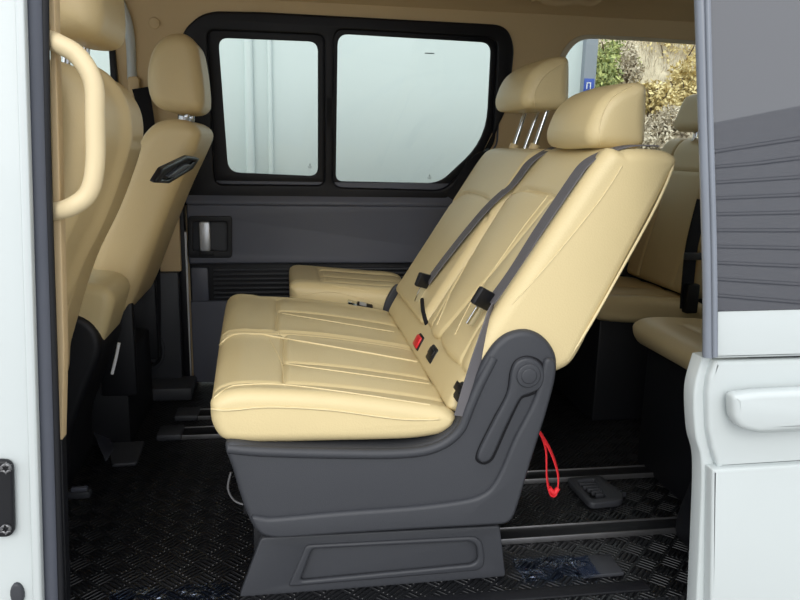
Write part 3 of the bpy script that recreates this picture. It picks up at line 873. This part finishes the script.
# loose buckle on its cushion
lb = thing('belt_clasp', 'black and silver belt clasp lying loose between bench and folding seat', 'buckle')
q = PY(360, 308, 1.13)
bm = bmesh.new(); box_bm(bm, -.014, .042, -.016, .016, -.008, .008); o = bm_obj('clasp_body', bm, plastic_bk, lb, .004)
bm = bmesh.new(); box_bm(bm, -.045, -.01, -.018, .018, -.003, .004); o2 = bm_obj('clasp_plate', bm, chrome, lb, .001)
bm = bmesh.new(); box_bm(bm, -.006, .018, -.010, .010, .006, .012); o3 = bm_obj('clasp_button', bm, silver, lb, .002)
for k in (o, o2, o3): k.data.transform(Matrix.Translation(Vector((q.x, 1.11, q.z + .012))) @ Matrix.Rotation(math.radians(14), 4, 'Y') @ Matrix.Rotation(math.radians(20), 4, 'X'))

# ================================================================== FRONT SEATS
def seat_front(label, y0, y1, dx, dz, m):
    return thing('front_seat', label, 'seat')
# far front seat
ff = thing('front_seat', 'far front seat with cream back, black recessed release handle and raised headrest', 'seat', group='front row seats')
bp = [(-.50, .36), (-.565, .37), (-.60, .43), (-.575, .56), (-.50, .73), (-.43, .88), (-.385, .935), (-.33, .953), (-.275, .945), (-.248, .915), (-.262, .87), (-.33, .73), (-.41, .54), (-.465, .41)]
fbk_ = slab('backrest', bp, .97, 1.42, .045, leather_tan, ff, n=140, ny=40, nr=6)
slab('headrest', [(-.385, .99), (-.33, .972), (-.268, .975), (-.245, 1.0), (-.247, 1.09), (-.262, 1.175), (-.295, 1.205), (-.345, 1.2), (-.385, 1.165), (-.408, 1.10), (-.408, 1.03)], 1.06, 1.33, .045, leather_tan, ff, n=100, ny=30, nr=8)
for yy in (1.14, 1.27):
    tube('headrest_post', [Vector((-.315, yy, .93)), Vector((-.305, yy, .97)), Vector((-.30, yy, 1.02))], .008, chrome, ff, per=3)
    bm = bmesh.new(); tube_bm(bm, [Vector((-.317, yy, .945)), Vector((-.313, yy, .965))], .017, 14); bm_obj('post_collar', bm, silver, ff, ang=40)
# release handle on its back: sits on the rear face
bn = Vector((.42, 0, -.18)).normalized()          # placeholder lean of back
bd_ = Vector((.17, 0, .42)).normalized(); bnrm = Vector((.42, 0, -.17)).normalized()
def onbk(px, py, off=0):
    o = Vector((-.262, 0, .87)) + bnrm * off
    return on(px, py, o, bnrm)
O = Vector((-.262, 0, .87))
def bk_uv(px, py):
    p = onbk(px, py) - O; return (p.y, p.dot(bd_))
rec = rpoly([bk_uv(*p) for p in ((149, 181), (158, 167), (184, 155), (196, 157), (189, 168), (165, 182))], .012)
inn = rpoly([bk_uv(*p) for p in ((156, 178), (162, 169), (184, 159), (191, 160), (185, 167), (165, 178))], .008)
plate('release_bezel', rec, frame_bk, 0, .012, .004, [inn], parent=ff, frame=(O + bnrm * .012, (0, 1, 0), bd_, -bnrm))
plate('release_cup', rec, plastic_bk, 0, .004, .001, parent=ff, frame=(O + bnrm * .004, (0, 1, 0), bd_, -bnrm))
lvp = rpoly([bk_uv(*p) for p in ((163, 175), (180, 163), (186, 163), (170, 175))], .004)
plate('release_lever', lvp, plastic_mid, 0, .012, .003, parent=ff, frame=(O + bnrm * .014, (0, 1, 0), bd_, -bnrm))
slab('cushion', [(-1.08, .33), (-1.06, .24), (-.96, .20), (-.68, .20), (-.60, .24), (-.59, .30), (-.66, .34), (-.96, .36)], .96, 1.42, .04, leather_tan, ff, n=80, ny=20)
boxes('seat_base', [(-.95, -.50, 1.0, 1.40, FLOOR, .22), (-.58, -.47, .985, 1.02, .10, .40), (-.58, -.47, 1.38, 1.42, .10, .40)], plastic_bk, ff, .01)
# near front seat
nf = thing('front_seat', 'near front seat with tan upholstered back, next to the grab handle', 'seat', group='front row seats')
bp2 = [(a + .018, b + (.004 if b > .85 else 0)) for a, b in [(-.58, .30), (-.72, .32), (-.74, .42), (-.68, .60), (-.60, .80), (-.54, .94), (-.50, 1.0), (-.455, 1.025), (-.40, 1.015), (-.365, .975), (-.352, .93), (-.358, .87), (-.41, .74), (-.48, .60), (-.55, .40)]]
def nf_disp(x, y, z, nx, nz):
    d = 0.0
    if nx > .2:
        d -= .005 * gauss(z - .885, .006) * sstep(.42, .46, y)
        d += .015 * gauss(y - .36, .04) * sstep(.4, .6, z)
        d -= .007 * gauss(y - .43, .007) * sstep(.9, .84, z)
    return d
nb_ = slab('backrest', bp2, .13, .61, .05, leather_tan, nf, n=200, ny=80, nr=8, disp=nf_disp)
slab('headrest', [(-.54, 1.13), (-.48, 1.095), (-.40, 1.08), (-.358, 1.09), (-.345, 1.13), (-.35, 1.24), (-.375, 1.30), (-.44, 1.31), (-.51, 1.28), (-.55, 1.20)], .24, .53, .055, leather_tan, nf, n=100, ny=30, nr=8)
for yy in (.32, .46):
    tube('headrest_post', [Vector((-.44, yy, 1.0)), Vector((-.43, yy, 1.04)), Vector((-.422, yy, 1.11))], .008, chrome, nf, per=3)
slab('cushion', [(-1.2, .31), (-1.18, .24), (-1.1, .2), (-.75, .2), (-.64, .24), (-.63, .30), (-.7, .34), (-1.1, .35)], .13, .60, .04, leather_tan, nf, n=80, ny=20)
boxes('seat_base', [(-1.1, -.60, .16, .58, FLOOR, .22)], plastic_bk, nf, .01)

# padded unit between the front seats
cs = thing('centre_console', 'low black unit with rounded cream padded top between the front seats', 'console')
lid = [(-.80, .47), (-.78, .42), (-.62, .41), (-.565, .40), (-.525, .36), (-.50, .345), (-.485, .37), (-.465, .43), (-.455, .475), (-.472, .505), (-.52, .52), (-.60, .52), (-.76, .515)]
slab('padded_lid', lid, .68, .92, .03, leather, cs, n=100, ny=20, nr=6)
bod = [(-.85, FLOOR), (-.62, FLOOR), (-.585, .1), (-.53, .24), (-.49, .34), (-.50, .40), (-.54, .435), (-.60, .445), (-.85, .445)]
slab('console_body', bod, .665, .93, .02, plastic_bk, cs, n=100, ny=10, nr=4, smooth=True)

tube('edge_strip', [PY(119, 343, .66), PY(116, 358, .66), PY(112, 374, .66)], .004, MATS['pale rubber strip'], cs, per=4)

# ================================================================== REAR SEATS
def rear_seat(label, y0, y1, dx=0):
    t = thing('rear_seat', label, 'seat', group='rear row seats')
    cp = [(1.04 + dx, .365), (1.045 + dx, .335), (1.07 + dx, .312), (1.2 + dx, .30), (1.45 + dx, .30), (1.47 + dx, .34), (1.42 + dx, .372), (1.3 + dx, .382), (1.14 + dx, .392), (1.07 + dx, .388)]
    c = slab('cushion', cp, y0, y1, .03, leather_tan, t, n=100, ny=50, nr=6, disp=cush_disp(y0, y1, ((y0+y1)/2,), 1.15 + dx, (y0 + .09, y1 - .09)))
    bpr = [(1.385, .41), (1.42, .385), (1.49, .40), (1.55, .56), (1.60, .82), (1.61, .91), (1.58, .94), (1.52, .935), (1.485, .89), (1.44, .66)]
    b = slab('backrest', bpr, y0, y1, .03, leather_tan, t, n=140, ny=60, nr=6,
             disp=lambda x, y, z, nx, nz: (-.006 * gauss(y - (y0 + .12), .006) - .006 * gauss(y - (y1 - .12), .006) - .006 * gauss(z - .82, .006)) * (1 if nx < -.3 else 0))
    yc = (y0 + y1) / 2
    slab('headrest', [(1.465, .985), (1.49, .965), (1.56, .97), (1.575, 1.03), (1.57, 1.09), (1.54, 1.105), (1.50, 1.09), (1.475, 1.03)], yc - .14, yc + .14, .04, leather_tan, t, n=60, ny=20)
    for yy in (yc - .06, yc + .06): tube('headrest_post', [Vector((1.52, yy, .92)), Vector((1.525, yy, .95)), Vector((1.53, yy, .99))], .007, chrome, t, per=3)
    boxes('seat_base', [(1.08 + dx, 1.5 + dx, y0 + .04, y1 - .04, FLOOR, .31)], plastic_bk, t, .01)
    return t
rear_far = rear_seat('tan rear seat with tall backrest, in the shade beyond the bench', 1.0, 1.5)
rear_seat('tan rear seat cushion nearest the open sliding door edge', .28, .74)
# belt and buckle hanging at the rear seat
rb_ = rear_far
ribbon('belt_webbing', [PY(703, 200, .93), PY(692, 245, .93), PY(688, 280, .93), PY(686, 308, .93)], .05, .004, webbing_dk, rb_, (1, .2, .2))
q = PY(692, 256, .915); boxes('belt_tongue', [(q.x - .03, q.x + .03, .90, .918, q.z - .012, q.z + .012)], plastic_dk, rb_, .004)
q = PY(690, 298, .92); boxes('belt_buckle', [(q.x - .022, q.x + .022, .90, .93, q.z - .05, q.z + .05)], plastic_bk, rb_, .006)
# dark wheel housing behind
wh = slab('wheel_housing', [(.98, FLOOR), (.99, .12), (1.03, .2), (1.12, .23), (1.5, .23), (1.6, FLOOR)], .05, .26, .02, plastic_bk, None, n=80, ny=6); tag(wh, 'black wheel housing behind the white sliding door edge', 'wheel housing')

# ================================================================== OPEN SLIDING DOOR (right)
YD = -.10
dr = thing('sliding_door', 'white near sliding door slid open, with tinted window and white handle', 'door')
# tinted glass (leans inward above the belt line)
DL = .12
dn = Vector((0, 1, DL)).normalized(); dV = Vector((0, -DL, 1)).normalized()
dV = Vector((0, DL, 1)).normalized(); dn = Vector((0, 1, -DL)).normalized()
do = Vector((0, YD, .62))
def dlean(px, py, off=0):
    p = on(px, py, do - dn * off, dn) - (do - dn * off); return (p.x, p.dot(dV))
def ext(P, X=1.95): return [((X if a > 1.15 else a), b) for a, b in P]
gp = ext([dlean(*p) for p in ((714, 312), (706, 150), (703, -80), (960, -80), (960, 303))])
plate('tinted_window', gp, tint_glass, 0, .012, .002, parent=dr, frame=(do, (1, 0, 0), dV, dn))
# front edge rubber of the window
def dpt(px, py, off=0): return on(px, py, do - dn * off, dn)
ed = tube('edge_seal', [dpt(697, -80, -.01), dpt(701, 0, -.01), dpt(704, 100, -.01), dpt(707, 200, -.01), dpt(709, 290, -.01), dpt(709, 357, -.01)], .0115, rubber_gl, dr, per=8)
tube('seal_lip', [dpt(706, -80, .004), dpt(710, 100, .004), dpt(714, 250, .004), dpt(715, 357, .004)], .005, rubber_gl, dr, per=8)
# body skin: belt panel, stepped pocket panel, lower panel
belt = rpoly(ext(xz([(715, 307), (960, 297), (960, 352), (715, 359)], YD)), .004)
plate('belt_panel', belt, paint, YD, .03, .006, parent=dr)
fr_px = [(714, 360), (709, 375), (707, 395), (709, 432), (714, 458), (718, 470)]
pocket = rpoly(ext(xz([(716, 361), (960, 355), (960, 451), (719, 469), (713, 450), (709, 430), (708, 395), (710, 378)], YD + .008)), .004)
plate('pocket_panel', pocket, paint, YD + .008, .03, .008, parent=dr)
low = rpoly(ext(xz([(713, 470), (960, 453), (960, 745), (709, 760), (711, 600)], YD - .002)), .004)
plate('lower_panel', low, paint, YD - .002, .03, .006, parent=dr)
# inner flange of the leading edge, follows the S-curve
fl_o = [(703, 358), (696, 382), (694, 402), (696, 436), (702, 466), (700, 536), (696, 620), (692, 760)]
fl_i = [(718, 356), (716, 378), (715, 398), (716, 430), (720, 452), (722, 470), (716, 540), (714, 620), (712, 760)]
def smooth2(pp): return [(v.x, v.y) for v in smooth_path([(a, b, 0) for a, b in pp], 6)]
plate('leading_edge', xz(smooth2(fl_o) + list(reversed(smooth2(fl_i))), YD + .025), paint, YD + .025, .04, .005, parent=dr)
# inner casing so the door has depth
boxes('inner_casing', [(.86, 1.9, YD + .02, YD + .07, -.12, .60)], plastic_bk, dr, .004)
# handle
hp = rpoly(xz([(734, 396), (760, 393), (900, 386), (900, 425), (760, 434), (742, 430), (735, 420)], YD - .035), [.012, .004, .01, .01, .01, .02, .01])
dh = plate('door_handle', hp, paint, YD - .035, .035, .012, parent=dr)
pc = rpoly(xz([(740, 402), (900, 392), (900, 424), (762, 432), (747, 430)], YD + .004), .01)
plate('handle_base', pc, paint, YD - .004, .02, .004, parent=dh)

# ================================================================== OUTSIDE
struct(boxes('ground', [(-14, 16, -14, 7, -.68, -.6)], concrete, bevel=0), 'concrete ground outside')
ow = boxes('wall_outside', [(-5, 1.60, 2.6, 2.8, -.6, 3.2)], white_wall, bevel=.004); struct(ow, 'white building wall beside the van')
# faint upright pipes on the wall seen through the sliding pane
def wpipe(px, r, label):
    q = PY(px, 100, 2.56); t = tube('wall_pipe', [Vector((q.x, 2.58, -.6)), Vector((q.x, 2.58, 1.2)), Vector((q.x, 2.58, 3.0))], r, white_wall, per=3); tag(t, label, 'pipe', 'pipes on the white wall outside')
wpipe(249, .022, 'wider white upright pipe on the white wall outside the sliding pane')
wpipe(270, .012, 'thin white upright pipe on the white wall outside the sliding pane')
bx = PY(585.5, 86, 2.6)
cl = boxes('column', [(PY(580, 86, 2.6).x, bx.x + .04, 2.56, 2.8, -.6, 3.3)], grey_col, bevel=.006); tag(cl, 'pale grey column at the end of the white wall outside', 'column')
sg = thing('wall_sign', 'small blue sign with white mark on the grey column', 'sign')
boxes('sign_board', [(bx.x - .028, bx.x + .028, 2.55, 2.56, bx.z - .035, bx.z + .035)], blue_m, sg, .002)
sgm = boxes('sign_mark', [(bx.x - .016, bx.x - .011, 2.547, 2.552, bx.z - .02, bx.z + .015), (bx.x - .016, bx.x + .008, 2.547, 2.552, bx.z + .01, bx.z + .015), (bx.x + .004, bx.x + .009, 2.547, 2.552, bx.z - .02, bx.z + .015)], white_m, sg, .001)
# hillside
def hill_h(x, y):
    return -.6 + max(0, y - 6.5) * .75 + .35 * noise.noise(Vector((x * .35, y * .35, 1.3))) + .1 * noise.noise(Vector((x * 1.4, y * 1.4, 4)))
bm = bmesh.new(); nx, ny = 70, 40; vs = {}
for i in range(nx + 1):
    for j in range(ny + 1):
        x = 0 + 20 * i / nx; y = 6 + 13 * j / ny
        vs[i, j] = bm.verts.new((x, y, hill_h(x, y) if y > 6.3 else -.62))
for i in range(nx):
    for j in range(ny): bm.faces.new((vs[i, j], vs[i+1, j], vs[i+1, j+1], vs[i, j+1]))
hill = bm_obj('hillside', bm, mat('dry grass slope', (196, 182, 156), .95, bump='noise', bscale=14, bstr=.9, vary=.3, vscale=5)); struct(hill, 'dry grassy hillside')


def shrub(px, py, Y, r, m, label, cat='shrub', nleaf=2200, ls=.035, sq=1.0):
    c = PY(px, py, Y)
    t = thing('shrub', label, cat, group='bushes on the hillside')
    gz = hill_h(c.x, c.y)
    bm = bmesh.new()
    for k in range(5):
        a = 2 * PI * k / 5
        tip = c + Vector((math.cos(a) * r * .6, math.sin(a) * r * .6, r * .3))
        tube_bm(bm, smooth_path([Vector((c.x, c.y, min(gz, c.z - r) - .1)), c.lerp(tip, .3) - Vector((0, 0, r * .5)), tip], 4), .03, 5, rfun=lambda s: 1 - .7 * s)
    bm_obj('stems', bm, bark, t)
    bm = bmesh.new()
    cl_ = []
    for k in range(14):
        v = Vector((random.gauss(0, 1), random.gauss(0, 1), random.gauss(0, 1))).normalized() * r * random.uniform(.2, .75)
        v.z *= sq; cl_.append((c + v, r * random.uniform(.3, .5)))
    for k in range(nleaf):
        cc, rr = random.choice(cl_)
        d = Vector((random.gauss(0, 1), random.gauss(0, 1), random.gauss(0, 1))).normalized()
        p = cc + d * rr * random.uniform(.6, 1.05)
        u = Vector((random.gauss(0, 1), random.gauss(0, 1), random.gauss(0, 1))).normalized(); w = u.cross(d + Vector((.1, .2, .3))).normalized()
        s = ls * random.uniform(.6, 1.3)
        bm.faces.new([bm.verts.new(p - u * s), bm.verts.new(p + w * s * .5), bm.verts.new(p + u * s), bm.verts.new(p - w * s * .5)])
    o = bm_obj('foliage', bm, m, t); 
    for pl in o.data.polygons: pl.use_smooth = False
    return t
shrub(612, 55, 9.8, .55, fol_green, 'bright green bush beside the grey column on the hillside', ls=.028)
shrub(600, 78, 8.0, .33, fol_green, 'lower small green bush next to the blue sign')
shrub(640, 62, 11.4, .5, fol_dry, 'bare greyish bush between the green and yellow bushes', ls=.028)
shrub(672, 62, 10.6, .74, fol_yellow, 'large yellow leaved bush high on the hillside', nleaf=3600)
shrub(690, 90, 9.1, .5, fol_yellow, 'yellow bush close to the sliding door edge', nleaf=2800)
shrub(655, 100, 8.3, .42, fol_yellow, 'small ochre bush below the large yellow bush')
shrub(668, 128, 7.5, .42, fol_dry, 'dry grey scrub bush above the near headrest', ls=.028)
shrub(690, 132, 8.3, .35, fol_dry, 'dry scrub bush beside the rear headrest', ls=.028)
shrub(648, 140, 7.0, .3, fol_dry, 'dry scrub tuft right of the near headrest', ls=.035)
shrub(625, 72, 8.8, .35, fol_dry, 'thin dry bush under the green bush', ls=.028)
shrub(650, 50, 12.5, .55, fol_dry, 'pale dry bush high on the slope behind the other bushes', ls=.035)
shrub(655, 72, 11.6, .4, fol_yellow, 'small yellow bush far up the slope between the bigger ones')
# dry grass blades: nobody could count them
bm = bmesh.new()
for k in range(16000):
    x = random.uniform(2.5, 11); y = random.uniform(6.6, 11); z = hill_h(x, y)
    s = random.uniform(.08, .22); dx, dy = random.gauss(0, .06), random.gauss(0, .06)
    w = .006
    bm.faces.new([bm.verts.new((x - w, y, z - .02)), bm.verts.new((x + w, y, z - .02)), bm.verts.new((x + dx, y + dy, z + s))])
o = bm_obj('dry_grass', bm, fol_dry); o['kind'] = 'stuff'; o['label'] = 'dry grass covering the hillside'; o['category'] = 'grass'
# building across the lane behind the viewer: mirrored in the tinted glass
bl = thing('siding_building', 'grey boarded building across the lane, mirrored in the tinted glass', 'building')
W = boxes('board_wall', [(-2.2, 2.6, -.1, .1, -.6, 2.5)], siding_m, bl, .0)
gb = bmesh.new()
for i in range(11):
    z = -.45 + i * .25
    box_bm(gb, -2.2, 2.6, .09, .104, z, z + .016); box_bm(gb, -2.2, 2.6, .09, .103, z + .05, z + .058)
bm_obj('board_joints', gb, siding_gap, bl)
bl.location = (3.9, -4.6, 0); bl.rotation_euler = (0, 0, math.radians(45))

# ================================================================== LIGHT
w = D.worlds.new('World'); bpy.context.scene.world = w; w.use_nodes = True
nt = w.node_tree; bg = nt.nodes['Background']
tc = nt.nodes.new('ShaderNodeTexCoord'); sp_ = nt.nodes.new('ShaderNodeSeparateXYZ'); nt.links.new(tc.outputs['Generated'], sp_.inputs[0])
mr = nt.nodes.new('ShaderNodeMapRange'); mr.inputs[1].default_value = -.1; mr.inputs[2].default_value = .6
nt.links.new(sp_.outputs[2], mr.inputs[0])
mx = nt.nodes.new('ShaderNodeMix'); mx.data_type = 'RGBA'
mx.inputs[6].default_value = (.90, .94, .98, 1); mx.inputs[7].default_value = (1.0, 1.02, 1.06, 1)
nt.links.new(mr.outputs[0], mx.inputs[0]); nt.links.new(mx.outputs[2], bg.inputs[0])
bg.inputs[1].default_value = 1.05
sd = D.lights.new('sky_fill', 'SUN'); sd.energy = .95; sd.angle = math.radians(40); sd.color = (1, .97, .92)  # wide soft lamp added behind the viewer, acting as directed bright sky
so_ = D.objects.new('sky_fill', sd); C.objects.link(so_)
so_.rotation_euler = Vector((.25, 1, -.62)).to_track_quat('-Z', 'Y').to_euler()
vs_ = bpy.context.scene.view_settings
vs_.view_transform = 'Standard'; vs_.look = 'None'; vs_.gamma = 1; vs_.use_curve_mapping = False
vs_.exposure = 0.63
